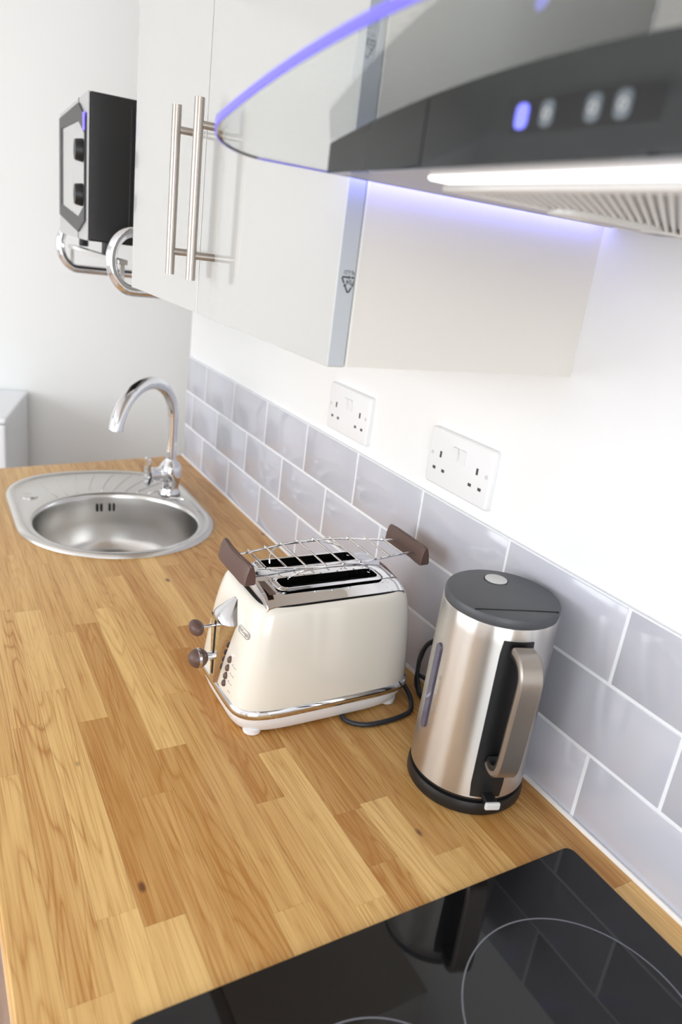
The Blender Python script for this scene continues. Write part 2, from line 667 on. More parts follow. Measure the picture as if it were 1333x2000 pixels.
# per row, near to far: joints and how dark each stave is
STAVES = [
    ([-1.9, -1.25, -.127, .30, .66, .95], [.3, .22, .48, .30, .38, .3]),
    ([-1.9, -1.0, -.44, -.038, .29, .62, .93], [.3, .28, .36, .30, .36, .3, .4]),
    ([-1.9, -1.1, -.364, .034, .278, .515, .85], [.2, .10, .12, .10, .28, .36, .3]),
    ([-1.9, -.9, -.388, -.051, .19, .46, .80], [.4, .06, .72, .32, .42, .34, .4]),
    ([-1.9, -.85, -.217, .21, .50, .83], [.4, .42, .58, .40, .36, .3]),
    ([-1.9, -1.2, -.75, -.14, .257, .58, .9], [.4, .3, .55, .08, .34, .42, .34]),
    ([-1.9, -.95, -.422, -.026, .377, .72], [.4, .24, .36, .30, .52, .4]),
    ([-1.9, -1.2, -.70, -.275, .09, .44, .82], [.4, .3, .36, .70, .56, .5, .42]),
    ([-1.9, -.97, -.447, -.191, .16, .47, .85], [.3, .14, .08, .68, .22, .44, .4]),
    ([-1.9, -1.1, -.408, -.326, .02, .40, .78], [.4, .58, .64, .60, .5, .5, .42]),
    ([-1.9, -.80, -.32, -.02, .33, .64, .9], [.4, .08, .64, .54, .56, .46, .5]),
    ([-1.9, -1.1, -.423, -.06, .25, .6, .92], [.4, .26, .56, .50, .52, .5, .44]),
    ([-1.9, -.9, -.19, .14, .52, .86], [.4, .34, .48, .54, .46, .5]),
    ([-1.9, -1.3, -.62, -.27, .11, .46, .8], [.4, .42, .60, .52, .60, .5, .56]),
    ([-1.9, -.95, -.23, .20, .55, .9], [.4, .56, .60, .54, .6, .52]),
    ([-1.9, -1.1, -.540, -.12, .36, .73], [.4, .22, .74, .62, .58, .62]),
]

# outline of the sink, used for the cut-out and for the sink itself
SX, SBY = -0.305, 0.660                                           # bowl centre


def inside_sink(x, y, hw=.214, off=0.0):
    hw = hw - off
    dx = x - SX
    if y < .66:
        return dx * dx + (y - .66) ** 2 < hw * hw
    if y < .83:
        return abs(dx) < hw
    ex = dx / hw
    ey = (y - .83) / (.178 - off)
    return abs(ex) ** 2.4 + abs(ey) ** 2.4 < 1


def sink_radius(a, off=0.0):
    lo, hi = 0.1, 0.5
    for _ in range(30):
        m = (lo + hi) / 2
        if inside_sink(SX + m * math.cos(a), SBY + m * math.sin(a), off=off):
            lo = m
        else:
            hi = m
    return lo


bm = bmesh.new()
prism(bm, [(SX + sink_radius(2 * PI * k / 72, .012) * math.cos(2 * PI * k / 72), SBY + sink_radius(2 * PI * k / 72, .012) * math.sin(2 * PI * k / 72)) for k in range(72)], -.1, .05)
cutter = obj('cutter', bm, None)
cut_list = []
for i, (ys, tn) in enumerate(STAVES):
    xa, xb = ROWX[i] + .00012, ROWX[i + 1] - .00012
    for k, t in enumerate(tn):
        ya = ys[k] + .00012
        last = k == len(tn) - 1
        yb = (ys[k + 1] - .00012) if not last else 9
        e = 0.0012 if i == 0 else 0.00012
        cx, cy = (xa + xb) / 2, ya
        p = [(xa, ya), (xb, ya), (xb, min(yb, y_end(xb))), (xa, min(yb, y_end(xa)))]
        bm = bmesh.new()
        prism(bm, [(x - cx, y - cy) for x, y in p], -.04, 0)
        if i == 0:
            es = [ed for ed in bm.edges if all(v.co.z > -.001 and v.co.x < -.015 for v in ed.verts)]
            bmesh.ops.bevel(bm, geom=es, offset=.002, segments=3, affect='EDGES')
        o = obj('stave', bm, 'oak', WT)
        o.location = (cx, cy, 0)
        o.color = (max(0, t + random.uniform(-.04, .04)), 0, 0, 1)
        if xb > SX - .215 and xa < SX + .215 and yb > .44 and ya < 1.01:
            cut_list.append(o)
for o in cut_list:
    md = o.modifiers.new('cut', 'BOOLEAN')
    md.object, md.operation, md.solver = cutter, 'DIFFERENCE', 'EXACT'
dg = bpy.context.evaluated_depsgraph_get()
for o in cut_list:
    me = bpy.data.meshes.new_from_object(o.evaluated_get(dg))
    o.modifiers.clear()
    o.data = me
    if len(me.polygons) == 0:
        bpy.data.objects.remove(o)
bpy.data.objects.remove(cutter)
# carcass panels that carry the worktop
obj('support_panel', B(-.600, -.582, -1.9, 1.03, ZF + .1, -.0402), 'carcass', WT)
obj('support_panel', B(-.580, -.010, -1.9, -1.882, ZF, -.0402), 'carcass', WT)
obj('support_panel', B(-.580, -.010, 1.03, 1.045, ZF, -.0402), 'carcass', WT)
obj('plinth', B(-.55, -.535, -1.9, 1.03, ZF, ZF + .1), 'carcass', WT)

# ------------------------------------------------------------------ ceramic hob
HOB = thing('ceramic_hob', 'black glass ceramic hob set into the oak worktop', 'hob', (-.30, -.77, 0))
bm = bmesh.new()
hp = rrect(.261, .297, .010, 5, -.302, -.772)
loft(bm, [[Vector((x, y, .0002)) for x, y in hp], [Vector((x, y, .0035)) for x, y in hp],
          [Vector((x * 1 + (-.302 - x) * .004, y + (-.772 - y) * .004, .0045)) for x, y in hp]])
obj('glass_plate', bm, 'hob_glass', HOB)
for cx, cy, r in ((-.192, -.642, .112), (-.405, -.640, .092), (-.192, -.905, .092), (-.405, -.905, .112)):
    bm = bmesh.new()
    n = 96
    loft(bm, [[Vector((cx + q * math.cos(2 * PI * k / n), cy + q * math.sin(2 * PI * k / n), .00455 + dz)) for k in range(n)]
              for q, dz in ((r - .0007, 0), (r - .0007, .00012), (r + .0007, .00012), (r + .0007, 0))], False, False)
    obj('cooking_zone', bm, 'hob_print', HOB)

# ------------------------------------------------------------------ sink
SINK = thing('inset_sink', 'oval stainless steel inset sink with fluted drainer', 'sink', (SX, SBY, 0))
prof = [(.0, -.150), (.5, -.150), (.72, -.148), (.86, -.138), (.94, -.115), (.975, -.07), (.985, -.03), (.992, -.010), (1.0, -.002), (1.02, .0012), (1.05, .0020)]
N = 120
bm = bmesh.new()
rings = []
for k, (f, z) in enumerate(prof[1:]):
    rings.append([Vector((SX + .178 * f * math.cos(2 * PI * i / N), SBY + .178 * f * math.sin(2 * PI * i / N), z)) for i in range(N)])
for t, z in ((.35, .0022), (.62, .0026)):
    ring = []
    for i in range(N):
        a = 2 * PI * i / N
        r0, r1 = .178 * 1.05, sink_radius(a, .018)
        r1 = max(r1, r0 + .002)
        r = r0 + (r1 - r0) * t
        ring.append(Vector((SX + r * math.cos(a), SBY + r * math.sin(a), z)))
    rings.append(ring)
for off, z in ((.022, .0026), (.018, .0050), (.012, .0085), (.006, .0080), (.002, .0045), (.0, .0004)):
    rings.append([Vector((SX + sink_radius(2 * PI * i / N, off) * math.cos(2 * PI * i / N), SBY + sink_radius(2 * PI * i / N, off) * math.sin(2 * PI * i / N), z)) for i in range(N)])
loft(bm, rings, True, False)
BASIN = obj('basin', bm, 'steel', SINK, True, 75)
bm = bmesh.new()
lathe(bm, [(.030, .0), (.044, .0), (.044, .002), (.040, .003), (.030, -.002)], 40, False, False)
move(bm, Matrix.Translation((SX, SBY, -.1498)))
obj('waste_ring', bm, 'chrome', SINK, True)
bm = bmesh.new()
lathe(bm, [(.028, 0), (.028, .001), (.004, .004)], 32)
move(bm, Matrix.Translation((SX, SBY, -.1495)))
obj('waste_strainer', bm, 'void', SINK, True)
for k in range(11):                                               # drainer flutes fanning behind the bowl
    a = math.radians(38 + 84 * k / 10)
    p = []
    r0, r1 = .194, sink_radius(a - .10, .030)
    for j in range(8):
        t = j / 7
        aa = a - .16 * t
        r = r0 + (sink_radius(aa, .030) - r0) * t
        p.append((SX + r * math.cos(aa), SBY + r * math.sin(aa), .0026))
    bm = bmesh.new()
    sweep(bm, p, lambda t: [(u * (1 - abs(2 * t - 1) ** 4 * .6), v) for u, v in ((-.0028, -.001), (-.0014, .0018), (.0014, .0018), (.0028, -.001))], up=(0, 0, 1))
    obj('drainer_flute', bm, 'steel', SINK, True)
for k, dx in enumerate((-.021, -.011, .009, .019)):              # overflow slots in the far side of the bowl
    a = PI / 2 - (dx + .012) / .176
    r = .1735
    c = Vector((SX + r * math.cos(a), SBY + r * math.sin(a), -.034))
    bm = bmesh.new()
    prism(bm, rrect(.0026, .010, .0024, 3), -.002, .0012)
    move(bm, frame_matrix(c, (math.sin(a), -math.cos(a), 0), (0, 0, 1)))
    obj('overflow_slot', bm, 'void', SINK)
bm = bmesh.new()
lathe(bm, [(.0185, .0), (.0185, .002), (.0170, .0032), (.0150, .0030), (.0120, .0016), (.0015, .0022)], 32)
move(bm, Matrix.Translation((-.468, .838, .0022)))
obj('tap_hole_cover', bm, 'steel', SINK, True)

# ------------------------------------------------------------------ mixer tap
TB = Vector((-.142, .812, .0046))
TAP = thing('mixer_tap', 'chrome swan-neck mixer tap behind the sink bowl', 'tap', TB)
bm = bmesh.new()
lathe(bm, [(.027, 0), (.027, .004), (.0245, .008), (.0225, .012), (.0225, .026), (.0245, .032), (.0265, .040), (.0265, .070), (.0225, .078), (.0165, .084), (.0145, .090)], 40)
move(bm, Matrix.Translation(TB))
obj('body', bm, 'chrome', TAP, True)
d = Vector((-.727, -.687, 0))
path = [TB + Vector((0, 0, .078)), TB + Vector((0, 0, .13))]
Rn = .121
for k in range(25):
    a = math.radians(k * 171 / 24)
    path.append(TB + d * (Rn - Rn * math.cos(a)) + Vector((0, 0, .196 + .098 * math.sin(a))))
e = (path[-1] - path[-2]).normalized()
path.append(path[-1] + e * .004)
bm = bmesh.new()
tube(bm, path, lambda t: .0132 + (.0022 if t > .62 else .0022 * max(0, (t - .3) / .32)), 20)
obj('spout', bm, 'chrome', TAP, True)
bm = bmesh.new()
tube(bm, [path[-1] - e * .001, path[-1] + e * .0025], .0105, 20)
obj('aerator', bm, 'steel', TAP, True)
lv = Vector((-.99, -.12, 0)).normalized()
bm = bmesh.new()
lp = [TB + Vector((0, 0, .052)) + lv * s for s in (0, .026, .030, .044, .048, .056)]
rr = [.0205, .0205, .017, .017, .0195, .0195]
sw = []
for p, r in zip(lp, rr):
    sw.append([p + Vector((0, 0, 1)) * (r * math.cos(2 * PI * i / 24)) + lv.cross(Vector((0, 0, 1))) * (r * math.sin(2 * PI * i / 24)) for i in range(24)])
loft(bm, sw)
LV = obj('cartridge', bm, 'chrome', TAP, True)
bm = bmesh.new()
prism(bm, rrect(.012, .037, .0085, 5), -.004, .004)
bmesh.ops.bevel(bm, geom=bm.edges[:], offset=.0015, segments=2, affect='EDGES')
move(bm, frame_matrix(TB + Vector((0, 0, .061)) + lv * .060, lv.cross(Vector((0, 0, 1))), (0, 0, 1)))
obj('lever', bm, 'chrome', TAP, True, 30)

# ------------------------------------------------------------------ twin sockets
def socket(y0, z0, label):
    t = thing('wall_socket', label, 'socket', (0.004, y0, z0), 'white twin sockets above the tiles')
    w, h = .0735, .0432
    bm = bmesh.new()
    rings = []
    for hw, hh, x, r in ((w, h, .004, .004), (w, h, -.0025, .004), (w - .0015, h - .0015, -.0045, .004), (w - .0035, h - .0035, -.0052, .003)):
        rings.append([Vector((x, y0 + a, z0 + c)) for a, c in rrect(hw, hh, r, 4)])
    loft(bm, rings)
    obj('plate', bm, 'white_plastic', t, True, 50)
    xf = -.0052
    for s in (1, -1):
        c = y0 + s * .043
        obj('earth_hole', B(xf - .0003, xf + .002, c - .0022, c + .0022, z0 + .001, z0 + .0105), 'print', t)
        for q in (-1, 1):
            obj('pin_hole', B(xf - .0003, xf + .002, c + q * .011 - .0034, c + q * .011 + .0034, z0 - .0195, z0 - .0150), 'print', t)
        bm = bmesh.new()
        prism(bm, rrect(.0066, .0105, .0015, 3), -.001, .0025)
        for v in bm.verts:
            if v.co.z > .001:
                v.co.z += v.co.y * .16
        move(bm, frame_matrix((xf, y0 + s * .0085, z0 + .0155), (0, -1, 0), (0, 0, 1)))
        obj('switch_rocker', bm, 'white_plastic', t)
        bm = bmesh.new()
        lathe(bm, [(.003, -.001), (.003, .0004), (.0022, .0006)], 16)
        move(bm, frame_matrix((xf, y0 + s * .0635, z0 + .004), (0, -1, 0), (0, 0, 1)))
        obj('screw_cap', bm, 'switch_grey', t, True)
    return t


socket(.2205, .3575, 'white twin wall socket nearer the sink, above the grey tiles')
socket(-.1075, .3590, 'white twin wall socket above the toaster, nearer the hob')

# ------------------------------------------------------------------ wall cabinet
ZB, ZT = .523, 1.243
CAB = thing('wall_cabinet', 'white gloss two-door wall cabinet with bar handles', 'cabinet', (-.15, .11, ZB))
bm = bmesh.new()
box(bm, -.309, .0038, -.270, -.252, ZB, ZT)
box(bm, -.309, .0038, .477, .495, ZB, ZT)
box(bm, -.309, .0038, -.252, .477, ZB, ZB + .018)
box(bm, -.309, .0038, -.252, .477, ZT - .018, ZT)
box(bm, -.002, .0038, -.252, .477, ZB + .018, ZT - .018)
obj('carcass', bm, 'carcass', CAB)
obj('front_edging', B(-.3112, -.309, -.2706, -.252, ZB, ZT), 'edge', CAB)
doors = []
for ya, yb in ((-.2700, .1265), (.1290, .495)):
    dd = obj('door', B(-.331, -.3125, ya, yb, ZB - .0005, ZT, bevel=.0008, seg=2), 'door', CAB)
    doors.append(dd)
for dd, yh in ((doors[0], .072), (doors[1], .164)):
    bm = bmesh.new()
    xh = -.361
    tube(bm, [(xh, yh, .570), (xh, yh, .5705), (xh, yh, .784), (xh, yh, .7845)], lambda t: .0062, 20)
    for zz in (.601, .755):
        tube(bm, [(xh + .003, yh, zz), (-.3305, yh, zz)], .0048, 16)
    obj('handle', bm, 'nickel', dd, True, 50)
# transparent-grey film left on the near door's edge, with recycling marks
dd = doors[0]
obj('protective_film', B(-.3308, -.3128, -.2705, -.2699, ZB + .001, ZT), 'film', dd)


def recycling_mark(cx, cz, s, xlo, xhi, parent):
    """upside-down recycling triangle with 04 inside and PE-LD beside it, flat on the edge y = -0.2705"""
    bm = bmesh.new()
    tri = [Vector((-1, .58)), Vector((1, .58)), Vector((0, -1.15))]
    def bar(a, c, w):
        dv = (c - a).normalized()
        n = Vector((-dv.y, dv.x)) * w
        vs = [bm.verts.new((p.x, p.y, 0)) for p in (a - n, c - n, c + n, a + n)]
        bm.faces.new(vs)
    def tri3(a, dv, w):
        n = Vector((-dv.y, dv.x)) * w
        vs = [bm.verts.new((p.x, p.y, 0)) for p in (a - n, a + n, a + dv * w * 1.2)]
        bm.faces.new(vs)
    for i in range(3):
        a, c = tri[i], tri[(i + 1) % 3]
        dv = (c - a).normalized()
        m = (a + c) / 2
        bar(a + dv * .12, m - dv * .10, .10)
        bar(m + dv * .22, c - dv * .12, .10)
        tri3(m - dv * .10, dv, .24)
        bar(c - dv * .16, c + (tri[(i + 2) % 3] - c).normalized() * .16, .10)
    t2 = text_bm('04', .78)
    move(t2, Matrix.Rotation(PI, 4, 'Z') @ Matrix.Translation((0, -.10, 0)))
    t3 = text_bm('PE-LD', .62)
    move(t3, Matrix.Rotation(PI, 4, 'Z') @ Matrix.Translation((0, -1.12, 0)))
    for q in (t2, t3):
        me = bpy.data.meshes.new('tmp')
        q.to_mesh(me)
        q.free()
        bm.from_mesh(me)
        bpy.data.meshes.remove(me)
    for v in bm.verts:
        x = min(max(cx + v.co.x * s, xlo), xhi)
        v.co = Vector((x, -.2707, cz + v.co.y * s))
    o = obj('recycling_mark', bm, 'print', parent)
    o['label'] = 'upside-down recycling triangle printed on the film'


recycling_mark(-.3185, .603, .0085, -.3303, -.3131, dd)
recycling_mark(-.3290, .803, .0085, -.3303, -.3131, dd)

# ------------------------------------------------------------------ microwave on its wall bracket
MWL = Matrix.Translation((-.372, .672, .588)) @ Matrix.Rotation(math.radians(-3.1), 4, 'Z')
MW = thing('microwave', 'black and silver microwave on a chrome wall bracket', 'microwave', (-.372, .672, .588), rotz=math.radians(-3.1), local=True)
# local: x into the wall (depth .31), y along the front (width .46), z up (height .262)
MH, MWD, MD = .262, .446, .300
obj('body', B(.0002, MD, 0.0, MWD, 0, MH, bevel=.003), 'black_enamel', MW)
obj('side_rib', B(.075, .080, -.0015, .002, .02, MH - .012, bevel=.001), 'black_enamel', MW)
obj('vent_panel', B(.16, .27, -.0012, .002, .05, MH - .05, bevel=.001), 'black_enamel', MW)
obj('front_panel', B(-.004, .0, .0, MWD, 0.0, MH, bevel=.0015), 'mw_silver', MW)
obj('door_gap', B(-.0046, .0, .118, .1205, .0, MH), 'void', MW)


o1 = [(.430, .042), (.430, .250), (.105, .251), (.012, .216), (.012, .036), (.105, .013)]
o2 = [(.388, .064), (.388, .226), (.105, .220), (.020, .190), (.020, .062), (.105, .041)]
bm = bmesh.new()
r = [[Vector((x, a, c)) for a, c in po] for po, x in ((o1, -.004), (o1, -.0075), (o2, -.0075), (o2, -.004))]
loft(bm, r, False, False)
obj('door_surround', bm, 'black_plastic', MW)
bm = bmesh.new()
loft(bm, [[Vector((x, a, c)) for a, c in o2] for x in (-.0042, -.0052)])
obj('door_glass', bm, 'mw_glass', MW)
for zz in (.083, .163):
    bm = bmesh.new()
    lathe(bm, [(.021, 0), (.021, .003), (.0195, .012), (.018, .0155), (.010, .0165)], 32)
    move(bm, frame_matrix((-.005, .052, zz), (0, 0, 1), (0, 1, 0)))
    for v in bm.verts:
        v.co.x = -.005 - abs(v.co.x + .005)
    obj('dial', bm, 'black_plastic', MW, True)
obj('display', B(-.0082, -.0070, .010, .040, .196, .228, bevel=.0004), 'display', MW)
for fx in (.045, .255):
    for fy in (.06, .40):
        bm = bmesh.new()
        lathe(bm, [(.010, -.024), (.011, -.022), (.011, 0.0)], 20)
        move(bm, Matrix.Translation((fx, fy, 0)))
        obj('foot', bm, 'black_plastic', MW, True)

BR = thing('microwave_bracket', 'chrome tube wall bracket carrying the microwave', 'bracket', (0.0, .86, .50))
for ya, xf in ((.607, -.343), (1.131, -.350)):
    zl, zu = .506, .616
    rz = (zu - zl) / 2
    p = [(-.006, ya, zl), (-.15, ya, zl)]
    for k in range(17):
        a = -PI / 2 - PI * k / 16
        p.append((xf + .042 + .042 * math.cos(a), ya, (zl + zu) / 2 + rz * math.sin(a)))
    p += [(-.15, ya, zu - .0), (-.006, ya, zu)]
    bm = bmesh.new()
    tube(bm, p, .0105, 18)
    obj('arm', bm, 'chrome', BR, True)
    obj('wall_plate', B(-.006, .0038, ya - .02, ya + .02, zl - .03, zu + .03, bevel=.002), 'chrome', BR)
for xr in (-.322, -.105):
    obj('rail', B(xr - .009, xr + .009, .600, 1.138, .5535, .5625, bevel=.001), 'steel', BR)
# uprights tying the rails to the arms
for xr in (-.322, -.105):
    for ya in (.607, 1.131):
        obj('rail_hanger', B(xr - .004, xr + .004, ya - .004, ya + .004, .508, .5540), 'steel', BR)

# ------------------------------------------------------------------ fridge beyond the worktop end
FR = Vector((-.303, 2.180, ZF)) - FWN * .235 + FWD * .25 - FWN * .0
FRG = thing('fridge', 'small white fridge against the far wall behind the worktop', 'fridge', FR, rotz=math.atan2(-FWD.y, -FWD.x), local=True)
obj('cabinet', B(-.25, .25, -.20, .228, .02, .842, bevel=.004), 'fridge', FRG)
obj('top_panel', B(-.252, .252, -.235, .230, .842, .862, bevel=.008, seg=3), 'fridge', FRG)
obj('door', B(-.25, .25, -.236, -.203, .07, .839, bevel=.008, seg=3), 'fridge', FRG)
for fx in (-.21, .21):
    for fy in (-.16, .19):
        obj('foot', B(fx - .015, fx + .015, fy - .015, fy + .015, 0, .0205), 'black_plastic', FRG)

# ------------------------------------------------------------------ extractor hood
HYC = -.635
HOOD = thing('extractor_hood', 'curved-glass extractor hood with black front and lit violet edge', 'extractor hood', (-.2, HYC, .686))


def arch(y):
    return .7365 - .0445 * ((y - HYC) / .35) ** 2


GX, GH, GR = -.482, .350, .062                                     # front edge, half width, corner radius
out = []
ny = 40
# plan outline of the glass, wall side first
plan = [(-.001, HYC - GH), (-.001, HYC + GH)]
for k in range(13):
    a = math.radians(90 * k / 12)
    plan.append((GX + GR - GR * math.sin(a), HYC + GH - GR + GR * math.cos(a)))
for k in range(1, ny):
    plan.append((GX, HYC + (GH - GR) * (1 - 2 * k / ny)))
for k in range(13):
    a = math.radians(90 * k / 12)
    plan.append((GX + GR - GR * math.cos(a), HYC - GH + GR - GR * math.sin(a)))
bm = bmesh.new()
TG = .006
# strips across y keep the sheet curved
ysamp = sorted({round(p[1], 6) for p in plan} | {round(HYC + GH * (1 - 2 * k / 48), 6) for k in range(49)})


def xfront(y):
    dy = abs(y - HYC) - (GH - GR)
    if dy <= 0:
        return GX
    return GX + GR - math.sqrt(max(GR * GR - dy * dy, 0))


loft(bm, [[Vector((-.001, y, arch(y))), Vector((xfront(y), y, arch(y))), Vector((xfront(y), y, arch(y) + TG)), Vector((-.001, y, arch(y) + TG))] for y in ysamp])
GL = obj('glass_canopy', bm, 'hood_glass', HOOD, True, 35)
bm = bmesh.new()
edge = []
seq = [(-.002, HYC + GH)] + [p for p in plan[2:]] + [(-.002, HYC - GH)]
for p in seq:
    edge.append(Vector((p[0], p[1], arch(p[1]) + TG / 2)))
nv = []
for i, p in enumerate(edge):
    t = (edge[min(i + 1, len(edge) - 1)] - edge[max(i - 1, 0)])
    n = Vector((t.y, -t.x, 0)).normalized()
    if n.dot(Vector((p.x + .2, p.y - HYC, 0))) < 0:
        n = -n
    nv.append(n)
loft(bm, [[p + n * a + Vector((0, 0, c)) for a, c in ((.0002, -.0028), (.0011, -.0028), (.0011, .0028), (.0002, .0028))] for p, n in zip(edge, nv)])
obj('lit_edge', bm, 'glow_edge', GL)
obj('glow_boost_bar', B(-.385, -.004, HYC + GH + .0013, HYC + GH + .0033, arch(HYC + GH) + .0005, arch(HYC + GH) + .0055), 'glow_boost', GL)  # hidden bar added beside the lit edge to boost its glow
# body below the glass
ZHB = .686
bw = .286
obj('underside', B(-.389, -.001, HYC - bw, HYC + bw, ZHB, ZHB + .004), 'hood_steel', HOOD)
bm = bmesh.new()
ys = [HYC - bw + 2 * bw * k / 40 for k in range(41)]
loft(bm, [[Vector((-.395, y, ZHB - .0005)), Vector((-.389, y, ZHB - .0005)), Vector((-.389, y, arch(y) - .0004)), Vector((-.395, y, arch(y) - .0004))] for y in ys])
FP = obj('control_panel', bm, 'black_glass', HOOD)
for s in (-1, 1):
    yy = HYC + s * bw
    bm = bmesh.new()
    loft(bm, [[Vector((x, y, ZHB)), Vector((x, y, arch(y) - .0004))] for x, y in ((-.389, yy), (-.002, yy))], False, False, False)
    for f in bm.faces[:]:
        pass
    bmesh.ops.solidify(bm, geom=bm.faces[:], thickness=.002)
    obj('side_panel', bm, 'hood_steel', HOOD)
    # end block of the black front
obj('panel_joint', B(-.3955, -.3949, -.4752, -.4744, ZHB, arch(-.4748) - .003), 'void', FP)
obj('display_window', B(-.3952, -.3945, -.655, -.556, .7005, .7165), 'void', FP)
for y, lit in ((-.565, True), (-.5835, False), (-.6145, False), (-.6325, False)):
    bm = bmesh.new()
    prism(bm, rrect(.0048, .0062, .0035, 4), 0, .0004)
    move(bm, frame_matrix((-.3955, y, .7085), (0, -1, 0), (0, 0, 1)))
    if lit:
        obj('touch_button', bm, 'led_button', FP)
    else:
        bm.free()
        bm = bmesh.new()
        po = rrect(.0048, .0062, .0035, 4)
        loft(bm, [[Vector((a * f, c * f, z)) for a, c in po] for f, z in ((1, -.0002), (1, .0003), (.55, .0004))], False, True)
        move(bm, frame_matrix((-.3953, y, .7085), (0, -1, 0), (0, 0, 1)))
        obj('touch_button', bm, 'touch_grey', FP)
        bm = bmesh.new()
        lathe(bm, [(.0026, .0004), (.0026, .0007), (.0018, .0007), (.0018, .0004)], 20, False, False)
        move(bm, frame_matrix((-.3953, y, .7085), (0, -1, 0), (0, 0, 1)))
        obj('touch_symbol', bm, 'switch_grey', FP)
# LED strip and filter
obj('light_strip', B(-.367, -.347, HYC - .190, HYC + .190, ZHB - .0025, ZHB + .001, bevel=.002), 'led', HOOD)
FX0, FX1, FY0, FY1 = -.335, -.022, HYC - .215, HYC + .215
bm = bmesh.new()
for a in ((FX0, FX0 + .014, FY0, FY1), (FX1 - .014, FX1, FY0, FY1), (FX0 + .014, FX1 - .014, FY0, FY0 + .014), (FX0 + .014, FX1 - .014, FY1 - .014, FY1)):
    box(bm, a[0], a[1], a[2], a[3], ZHB - .005, ZHB + .0005, bevel=.001)
FLT = obj('filter_frame', bm, 'alu', HOOD)
bm = bmesh.new()
du = Vector((.8, .6, 0))
dn = Vector((-.6, .8, 0))
cxy = Vector(((FX0 + FX1) / 2, HYC, 0))
hx, hy = (FX1 - FX0) / 2 - .015, (FY1 - FY0) / 2 - .015
k = -44
while k <= 44:
    c0 = dn * (k * .0062)
    # clip the line c0 + t*du to the frame opening
    lo, hi = -1.0, 1.0
    for comp, h in ((0, hx), (1, hy)):
        a, c = (-h - c0[comp]) / du[comp], (h - c0[comp]) / du[comp]
        lo, hi = max(lo, min(a, c)), min(hi, max(a, c))
    k += 1
    if hi - lo < .01:
        continue
    p, q = cxy + c0 + du * lo, cxy + c0 + du * hi
    w = dn * .0021
    z0, z1 = ZHB - .0042, ZHB - .0005
    loft(bm, [[P - w + Vector((0, 0, z1)), P - w * .55 + Vector((0, 0, z0)), P + w * .55 + Vector((0, 0, z0)), P + w + Vector((0, 0, z1))] for P in (p, q)])
rb = obj('filter_ribs', bm, 'alu', HOOD)
rb['kind'] = 'stuff'
bm = bmesh.new()
prism(bm, superell(.060, .019, 3, 40, -.18, FY1 - .020), ZHB - .0075, ZHB - .001)
FH = obj('filter_handle', bm, 'alu', HOOD, True, 30)
bm = bmesh.new()
prism(bm, superell(.034, .007, 3, 32, -.17, FY1 - .018), ZHB - .0079, ZHB - .0072)
obj('finger_recess', bm, 'hood_steel', FH)
bm = bmesh.new()
box(bm, -.255, -.001, HYC - .125, HYC + .125, .7445, ZC - .002, bevel=.002)
obj('chimney', bm, 'hood_steel', HOOD)

# ------------------------------------------------------------------ toaster
TC = Vector((-.201, -.075, 0))
TST = thing('toaster', 'cream two-slot toaster with chrome top and brown knobs', 'toaster', TC, local=True)


def ring_t(hl, hw, e, z, cx=0.0):
    return [Vector((x + cx, y, z)) for x, y in superell(hl, hw, e, 96)]


BODY = [(.044, .1400, .0930, 5.6, 0), (.060, .1392, .0925, 5.6, .0004), (.085, .1370, .0912, 5.6, .001), (.110, .1340, .0890, 5.8, .002),
        (.135, .1304, .0862, 6.0, .0020), (.155, .1268, .0834, 6.2, .0026), (.170, .1232, .0808, 6.4, .003), (.179, .1202, .0785, 6.4, .003),
        (.1845, .1168, .0755, 6.4, .003), (.1868, .1128, .0722, 6.4, .003)]
bm = bmesh.new()
loft(bm, [ring_t(l, w, e, z, c) for z, l, w, e, c in BODY], False, False)
TBODY = obj('body', bm, 'cream', TST, True, 60)
bm = bmesh.new()
loft(bm, [ring_t(.120, .074, 5, .0030), ring_t(.1275, .081, 5, .0036), ring_t(.1330, .0862, 5.2, .0090), ring_t(.1385, .0915, 5.4, .0240), ring_t(.1395, .0925, 5.6, .031)], True, False)
obj('base', bm, 'white_plastic', TST, True, 60)
bm = bmesh.new()
loft(bm, [ring_t(.1388, .0918, 5.6, .0305), ring_t(.1425, .0955, 5.6, .0325), ring_t(.1432, .0962, 5.6, .0375), ring_t(.1425, .0955, 5.6, .0425), ring_t(.1395, .0925, 5.6, .0448)], False, False)
obj('chrome_band', bm, 'chrome', TST, True, 60)
for fx in (-.110, .110):
    for fy in (-.068, .068):
        bm = bmesh.new()
        lathe(bm, [(.0105, 0), (.0125, .0015), (.0135, .0090)], 24)
        move(bm, Matrix.Translation((fx, fy, 0)))
        obj('foot', bm, 'white_plastic', TST, True)
# black gap then the chrome top with its two slots
cx = .003
bm = bmesh.new()
loft(bm, [ring_t(.1131, .0725, 6.4, .1860, cx), ring_t(.1088, .0690, 6.4, .1862, cx), ring_t(.1088, .0690, 6.4, .178, cx)], False, False)
obj('seam', bm, 'void', TST)
SL = [(-.0305), (.0305)]
SHX, SHY = .0800, .0165
PX, PY = .1083, .0680


def ztop(y):
    return .2020 - .0140 * (abs(y) / PY) ** 3.0


bm = bmesh.new()
xs = [-PX, -.1063, -.097, -SHX, -.04, 0, .04, SHX, .097, .1063, PX]
yl = [-PY, -.0665, -.060, -.0535, -.0305 - SHY, -.0305 + SHY, -.008, 0, .008, .0305 - SHY, .0305 + SHY, .0535, .060, .0665, PY]
vt = {}


def V(i, j):
    if (i, j) not in vt:
        x, y = xs[i], yl[j]
        z = ztop(y)
        if i in (0, len(xs) - 1):
            z -= .006
        elif i in (1, len(xs) - 2):
            z -= .001
        vt[(i, j)] = bm.verts.new((x + cx, y, z))
    return vt[(i, j)]


